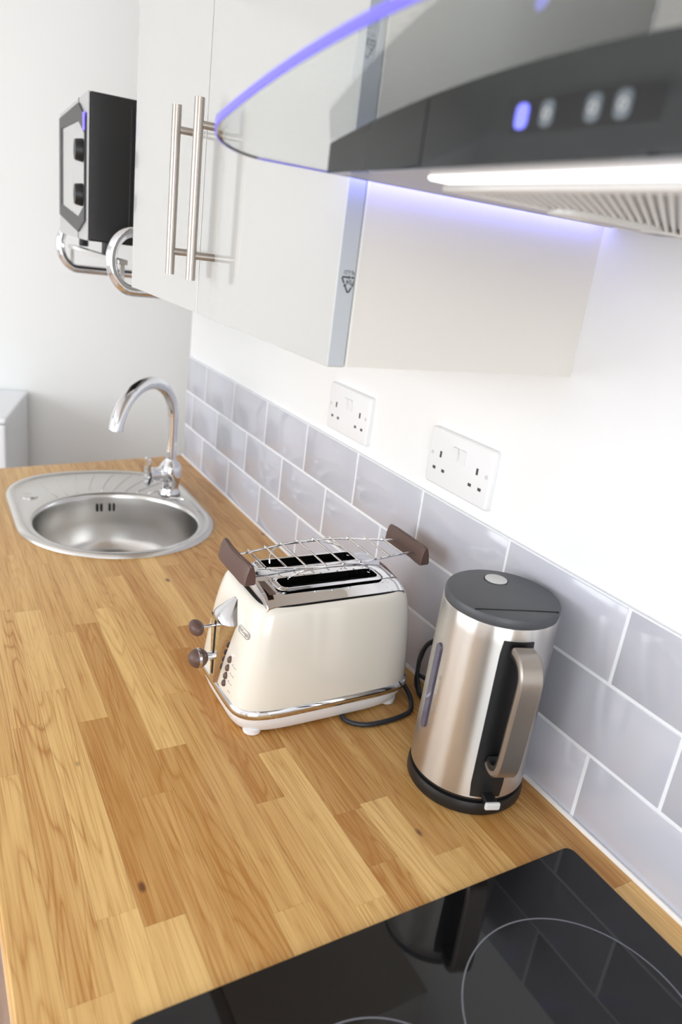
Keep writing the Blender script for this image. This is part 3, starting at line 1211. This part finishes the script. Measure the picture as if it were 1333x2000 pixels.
for i in range(len(xs) - 1):
    for j in range(len(yl) - 1):
        xm, ym = (xs[i] + xs[i + 1]) / 2, (yl[j] + yl[j + 1]) / 2
        if abs(xm) < SHX and any(abs(ym - s) < SHY for s in SL):
            continue
        bm.faces.new((V(i, j), V(i + 1, j), V(i + 1, j + 1), V(i, j + 1)))
# skirt down into the body
be = [e for e in bm.edges if e.is_boundary and all(abs(abs(v.co.x - cx) - PX) < 1e-5 or abs(abs(v.co.y) - PY) < 1e-5 for v in e.verts)]
r = bmesh.ops.extrude_edge_only(bm, edges=be)
for v in [g for g in r['geom'] if isinstance(g, bmesh.types.BMVert)]:
    v.co.z = .183
TOP = obj('chrome_top', bm, 'chrome', TST, True, 35)
for s in SL:
    bm = bmesh.new()
    q = rrect(SHX + .001, SHY + .001, .010, 5, cx, s)
    q2 = rrect(SHX - .004, SHY - .002, .009, 5, cx, s)
    q3 = rrect(SHX + .004, SHY + .0035, .012, 5, cx, s)
    zz = ztop(s)
    loft(bm, [[Vector((x, y, zz - .001)) for x, y in q3], [Vector((x, y, zz + .0016)) for x, y in q], [Vector((x, y, zz + .0010)) for x, y in q2], [Vector((x, y, zz - .012)) for x, y in q2]], False, False)
    rim = obj('slot_rim', bm, 'chrome', TOP, True, 50)
    bm = bmesh.new()
    loft(bm, [[Vector((x, y, z)) for x, y in q2] for z in (zz - .0119, .080)], False, True)
    obj('slot_well', bm, 'void', TOP)
    for k in range(-2, 3):
        bm = bmesh.new()
        tube(bm, [(cx + k * .028, s - .0085, .09), (cx + k * .028, s - .0085, zz - .008)], .0009, 6)
        obj('bread_guide', bm, 'chrome', TOP, True)
obj('crumb_label', B(-.1002 + cx, -.0918 + cx, -.056, .010, ztop(.03) - .0012, ztop(.03) + .0006), 'brown', TOP)

# ray helper: a picture point to the toaster's skin, so prints and buttons sit on the enamel
BV = BVHTree.FromPolygons([v.co.copy() for v in TBODY.data.vertices], [tuple(p.vertices) for p in TBODY.data.polygons])


def skin(y, z):
    """point and normal on the front (lever) end of the body at local height z, offset y"""
    h = BV.ray_cast(Vector((-.4, y, z)), Vector((1, 0, 0)))
    return h[0], (h[1] if h[1].x < 0 else -h[1])


# chrome column with the levers
CXF = -.1470
zc0, zc1 = .046, .143
bm = bmesh.new()
rings = []
for t in range(13):
    z = zc0 + (zc1 - zc0) * t / 12
    hw = .0095 + .0165 * (t / 12) ** 1.4
    bk = skin(0, z)[0].x + .004
    rings.append([Vector((CXF, -hw * .72, z)), Vector((CXF, hw * .72, z)), Vector((bk, hw * 1.05, z)), Vector((bk, -hw * 1.05, z))])
loft(bm, rings)
CC = obj('chrome_column', bm, 'chrome', TST)
bm = bmesh.new()
hw = .0268
rings = []
for t in range(9):
    f = t / 8
    z = zc1 + .0005 + (.171 - zc1) * f
    bk = skin(0, z)[0].x + .003
    xf = (CXF - .001) + (bk - .004 - CXF) * max(0, f - .18) / .82
    w = hw * (1 - f * .82)
    rings.append([Vector((xf + (bk - xf) * (1 - math.cos(a)) * .5 if False else bk + (xf - bk) * math.cos(a) ** .6, w * 1.05 * math.sin(a) * 1.0, z)) for a in [math.radians(-90 + 180 * q / 12) for q in range(13)]])
loft(bm, rings)
obj('column_cap', bm, 'satin_chrome', CC, True, 35)
obj('lever_slot', B(CXF - .0006, CXF + .002, -.0022, .0022, .058, .140), 'void', CC)
bm = bmesh.new()
tube(bm, [(CXF + .002, 0, .1335), (CXF - .020, 0, .1335)], .0022, 10)
obj('lever_rod', bm, 'chrome', TST, True)
bm = bmesh.new()
bmesh.ops.create_uvsphere(bm, u_segments=28, v_segments=16, radius=1)
for v in bm.verts:
    c = v.co.copy()
    v.co = Vector((CXF - .027 + c.x * .0095, c.y * .0150, .1335 + math.copysign(abs(c.z) ** .7, c.z) * .0092))
obj('lever_knob', bm, 'brown', TST, True)
# browning dial: brown ball with a chrome ring
bc = Vector((CXF - .0215, 0, .0855))
for s, nm in ((1, 'outer'), (-1, 'inner')):
    bm = bmesh.new()
    rr_ = [(math.cos(a), math.sin(a)) for a in [math.radians(8 + 82 * k / 9) for k in range(10)]]
    loft(bm, [[bc + Vector((-s * .0138 * sn, .0138 * cs * math.cos(2 * PI * i / 28), .0138 * cs * math.sin(2 * PI * i / 28))) for i in range(28)] for cs, sn in rr_[:-1]])
    obj('dial_knob', bm, 'brown', TST, True, 50)
bm = bmesh.new()
loft(bm, [[bc + Vector((dx, r_ * math.cos(2 * PI * i / 32), r_ * math.sin(2 * PI * i / 32))) for i in range(32)] for dx, r_ in ((-.0022, .0134), (-.0018, .0142), (.0018, .0142), (.0022, .0134))])
obj('dial_ring', bm, 'chrome', TST, True, 50)
bm = bmesh.new()
tube(bm, [bc + Vector((.010, 0, 0)), Vector((CXF + .002, 0, .0855))], .006, 16)
obj('dial_stem', bm, 'chrome', TST, True)
# four drop-shaped buttons with tiny print beside them
for k, z in enumerate((.0955, .0825, .0700, .0580)):
    y = -.0285 - .0030 * (1 - k / 3)
    p, n = skin(y, z)
    xa = Vector((0, -1, 0)) - n * Vector((0, -1, 0)).dot(n)
    bm = bmesh.new()
    po = []
    for i in range(24):
        a = 2 * PI * i / 24
        po.append((.0036 * math.cos(a) * (1 - .35 * max(0, math.sin(a))), .0052 * math.sin(a)))
    loft(bm, [[Vector((a, c, -.001)) for a, c in po], [Vector((a, c, .0022)) for a, c in po], [Vector((a * .7, c * .7, .0038)) for a, c in po], [Vector((a * .2, c * .2, .0044)) for a, c in po]])
    za = n
    ya = za.cross(xa)
    move(bm, frame_matrix(p, xa, ya if ya.z > 0 else -ya))
    obj('button', bm, 'brown', TST, True, 60)
    p2, n2 = skin(y - .016, z - .0035)
    xa2 = (Vector((0, -1, 0)) - n2 * Vector((0, -1, 0)).dot(n2)).normalized()
    t = bmesh.new()
    if k < 3:
        prism(t, rrect(.0010, .0014, .0008, 2, -.0062, .0004), -.0004, .0001)
    prism(t, rrect(.0038, .0006, .0004, 2, .0005, -.0004), -.0004, .0001)
    move(t, frame_matrix(p2 + n2 * .0003, xa2, n2.cross(xa2)))
    obj('printed_mark', t, 'print_pale', TST)
# oval maker's badge
p, n = skin(-.0480, .1450)
xa = (Vector((0, -1, 0)) - n * Vector((0, -1, 0)).dot(n)).normalized()
FM = frame_matrix(p + n * .0004, xa, n.cross(xa))
bm = bmesh.new()
po = rrect(.0150, .0050, .0048, 6)
loft(bm, [[Vector((a * f, c * g, z)) for a, c in po] for f, g, z in ((1, 1, -.0015), (1, 1, .0004), (.965, .90, .0004), (.965, .90, -.0015))], False, False)
move(bm, FM)
BD = obj('badge_outline', bm, 'print_pale', TST)
t = text_bm("De'Longhi", .0060, .0003)
move(t, FM)
obj('lettering', t, 'print_pale', TST)

# power cord leaving the back of the toaster
def cord(pts, r, name, m, parent, n=10, sub=8, closed=False):
    bm = bmesh.new()
    tube(bm, catmull(pts, sub, closed), r, n, closed)
    return obj(name, bm, m, parent, True)


cord([Vector(q) - TC for q in ((-.160, -.12, .0042), (-.178, -.165, .0040), (-.158, -.188, .0040), (-.118, -.192, .0040), (-.080, -.186, .0042), (-.064, -.172, .005), (-.0545, -.152, .008), (-.0520, -.128, .014), (-.0535, -.106, .020), (-.062, -.096, .022))],
     .0036, 'power_cord', 'cable', TST)

# ------------------------------------------------------------------ bun-warming rack on the toaster
RK = thing('warming_rack', 'wire bun-warming rack with brown handles standing on the toaster', 'rack', TC + Vector((0, 0, .20)))
RZ = .2225
RXA, RXB = -.3225, -.0460
yc = -.0720
for xh, s in ((RXA, 1), (RXB, -1)):
    bm = bmesh.new()
    prof_ = [(-.0090, -.0135), (.0075, -.0135), (.0062, .003), (.0026, .0150), (-.0026, .0145), (-.0070, .0015)]
    rings = []
    for yy in (-.0495, -.0477, -.036, -.018, 0, .018, .036, .0477, .0495):
        f = .9 if abs(yy) > .049 else 1.0
        bow = .004 * (1 - (yy / .0495) ** 2)
        rings.append([Vector((xh + s * (a * f) - s * bow * .6, yc + yy, RZ + .002 + c * f + bow * .0)) for a, c in prof_])
    loft(bm, rings)
    bmesh.ops.bevel(bm, geom=[e for e in bm.edges if abs(e.verts[0].co.y - e.verts[1].co.y) > .001], offset=.0012, segments=2, affect='EDGES')
    obj('handle', bm, 'brown', RK, True, 40)


def half(x):
    t = (x - RXA) / (RXB - RXA)
    return .024 + .022 * max(0, math.sin(PI * t)) ** 1.6


for s in (-1, 1):
    pts = [(RXA + (RXB - RXA) * k / 24, yc + s * half(RXA + (RXB - RXA) * k / 24), RZ + .003 * math.sin(PI * k / 24)) for k in range(25)]
    bm = bmesh.new()
    tube(bm, pts, .0016, 8)
    obj('rail_wire', bm, 'chrome', RK, True)
for k in range(9):
    x = RXA + .028 + (RXB - RXA - .056) * k / 8
    t = (x - RXA) / (RXB - RXA)
    z = RZ + .003 * math.sin(PI * t) + .0022
    h = half(x) + .003
    bm = bmesh.new()
    tube(bm, [(x, yc - h, z), (x, yc + h, z)], .0014, 8)
    obj('cross_wire', bm, 'chrome', RK, True)
for s in SL:                                                        # legs that stand in the slots
    xa, xb = TC.x + cx - .062, TC.x + cx + .066
    ys = TC.y + s
    yt = yc + (.044 if s > 0 else -.044)
    bm = bmesh.new()
    tube(bm, catmull([(xa, ys, .188), (xa - .001, ys, .205), (xa + .004, (ys + yt) / 2, .214), (xa + .020, yt, RZ - .0005), (xa + .055, yt, RZ + .0012), (xb - .045, yt, RZ + .0012),
                      (xb - .018, (ys + yt) / 2, RZ - .004), (xb - .001, ys, .210), (xb, ys, .200), (xb - .003, ys, .188)], 6), .0013, 8)
    obj('leg_wire', bm, 'chrome', RK, True)
    bm = bmesh.new()
    tube(bm, [(xb - .002, ys, .190), (xb, ys, .203)], .0024, 10)
    obj('leg_sleeve', bm, 'chrome', RK, True)

# ------------------------------------------------------------------ kettle
KP = Vector((-.082, -.323, 0))
KA = math.radians(250)
KZ = 1.075
KT = thing('kettle', 'brushed steel jug kettle with grey lid and black base', 'kettle', KP, rotz=KA, local=True)
# local x points from the axis to the handle
bm = bmesh.new()
lathe(bm, [(.070, 0), (.0740, .001), (.0758, .004), (.0755, .014), (.0742, .0185), (.070, .0195)], 72)
obj('power_base', bm, 'black_plastic', KT, True)
bm = bmesh.new()
lathe(bm, [(.0700, .0196), (.0722, .0200), (.0722, .0245)], 72, True, False)
obj('lower_collar', bm, 'black_plastic', KT, True)
KB = [(.0715, .0235), (.0738, .0240), (.0738, .026), (.0730, .080), (.0720, .150), (.0708, .220), (.0704, .2385), (.0698, .2395), (.0685, .2395)]
bm = bmesh.new()
lathe(bm, KB, 96, True, False)
obj('body', bm, 'kettle_steel', KT, True, 50)


def kr(z):
    for (r0, z0), (r1, z1) in zip(KB[2:], KB[3:]):
        if z0 <= z <= z1:
            return r0 + (r1 - r0) * (z - z0) / (z1 - z0)
    return .0705


bm = bmesh.new()
lathe(bm, [(.0685, .2390), (.0694, .2420), (.0694, .2475), (.0680, .2500), (.0655, .2505), (.02, .2512), (.004, .2512)], 96)
LID = obj('lid', bm, 'lid_grey', KT, True, 40)
obj('hinge_line', B(.0445, .0453, -.0515, .0515, .2490, .2515), 'void', LID)
bm = bmesh.new()
lathe(bm, [(.0140, .2500), (.0140, .2522), (.0130, .2527), (.0005, .2529)], 40)
move(bm, Matrix.Translation((-.036, .004, 0)))
obj('lid_button', bm, 'switch_grey', LID, True)
bm = bmesh.new()
lathe(bm, [(.0140, .2508), (.0150, .2516), (.0150, .2505)], 40, False, False)
move(bm, Matrix.Translation((-.036, .004, 0)))
obj('button_seam', bm, 'void', LID)


def shell_patch(a0, a1, z0, z1, out, m, name, parent, n=14, nz=12, taper=0.0):
    """a raised patch that follows the body"""
    bm = bmesh.new()
    rings = []
    for j in range(nz + 1):
        t = j / nz
        z = z0 + (z1 - z0) * t
        k = 1.0
        if taper:
            e_ = min(t, 1 - t) / taper
            k = max(.12, math.sqrt(max(0, 1 - (1 - e_) ** 2))) if e_ < 1 else 1.0
        elif t < .04 or t > .96:
            k = .92
        row = []
        for i in range(n + 1):
            a = (a0 + (a1 - a0) * i / n)
            mid = (a0 + a1) / 2
            a = mid + (a - mid) * k
            row.append(Vector(((kr(z) + out) * math.cos(a), (kr(z) + out) * math.sin(a), z)))
        back = [Vector((kr(z) - .002) * q for q in (0,)) if False else Vector(((kr(z) - .002) * math.cos(mid + (a0 + (a1 - a0) * i / n - mid) * k), (kr(z) - .002) * math.sin(mid + (a0 + (a1 - a0) * i / n - mid) * k), z)) for i in range(n, -1, -1)]
        rings.append(row + back)
    loft(bm, rings)
    return obj(name, bm, m, parent, True, 40)


shell_patch(-.300, .255, .027, .226, .0012, 'black_plastic', 'back_strip', KT)
# handle: grey outer strap, black inner liner
hp_ = catmull([(.0670, 0, .2150), (.0800, 0, .2180), (.0960, 0, .2165), (.1070, 0, .2080), (.1110, 0, .1930), (.1095, 0, .1500), (.1075, 0, .1050), (.1040, 0, .0870), (.0950, 0, .0790), (.0850, 0, .0775), (.0760, 0, .0800)], 6)


def strap(hw, t0, t1):
    return [(hw, t0), (hw, t1 - .002), (hw - .002, t1), (-hw + .002, t1), (-hw, t1 - .002), (-hw, t0)]


def sweep_xz(path, prof, y_is_width=True):
    """profile: (across y, outward from the loop)"""
    bm = bmesh.new()
    rings = []
    n = len(path)
    for i, p in enumerate(path):
        t = (path[min(i + 1, n - 1)] - path[max(i - 1, 0)]).normalized()
        nrm = Vector((-t.z, 0, t.x))                              # left of travel = outward
        rings.append([p + Vector((0, u, 0)) + nrm * v for u, v in prof])
    loft(bm, rings)
    return bm


obj('handle', sweep_xz(hp_[6:-2], strap(.0135, -.0005, .0062)), 'handle_metal', KT, True, 40)
obj('handle_liner', sweep_xz(hp_, strap(.0118, -.0062, .0030)), 'black_plastic', KT, True, 40)
# rocker switch at the foot of the strip
obj('switch_arm', B(.066, .0925, -.0075, .0075, .0265, .0345, bevel=.002), 'black_plastic', KT)
obj('switch_tip', B(.0915, .0965, -.0095, .0095, .0258, .0352, bevel=.0022, seg=3), 'switch_grey', KT)
# water gauge and scale, a quarter turn from the handle
ga = math.radians(-82)
shell_patch(ga - .070, ga + .070, .078, .190, .0022, 'gauge', 'water_gauge', KT, 8, 40, taper=.05)
for z, s in ((.092, '0'), (.113, '4'), (.134, '8'), (.152, '0'), (.176, '-')):
    a = ga + .19
    t = text_bm(s, .0062, .00005)
    r = kr(z) + .0003
    move(t, frame_matrix((r * math.cos(a), r * math.sin(a), z), (-math.sin(a), math.cos(a), 0), (0, 0, 1)))
    obj('lettering', t, 'print_pale', KT)
# spout lip opposite the handle
bm = bmesh.new()
loft(bm, [[Vector((-.066, -.018, .2)), Vector((-.072, -.010, .2)), Vector((-.072, .010, .2)), Vector((-.066, .018, .2))],
          [Vector((-.064, -.022, .238)), Vector((-.080, -.008, .238)), Vector((-.080, .008, .238)), Vector((-.064, .022, .238))]])
obj('spout', bm, 'kettle_steel', KT, True, 60)

# ------------------------------------------------------------------ coiled kettle cable between toaster and kettle
CB = thing('coiled_cable', 'coiled black cable between the toaster and the kettle', 'cable', (-.026, -.158, 0))
pts = []
for k in range(38):
    a = 2 * PI * k / 12.7
    pts.append((-.026 + .008 * math.sin(k * .5), -.158 + (.030 + .002 * (k % 3)) * math.cos(a), .050 + (.042 + .002 * (k % 4)) * math.sin(a)))
cord(pts, .0032, 'cable_loop', 'cable', CB, 8, 4)
cord([pts[-1], (-.016, -.195, .030), (-.0125, -.215, .012), (-.0115, -.236, .0044), (-.0115, -.252, .0040)], .0032, 'cable_tail', 'cable', CB, 8, 6)

for o in KT.children_recursive:
    if o.name.split('.')[0] not in ('power_base',):
        for v in o.data.vertices:
            v.co.z *= KZ

for o in bpy.data.objects:
    if '_local' in o.keys():
        del o['_local']
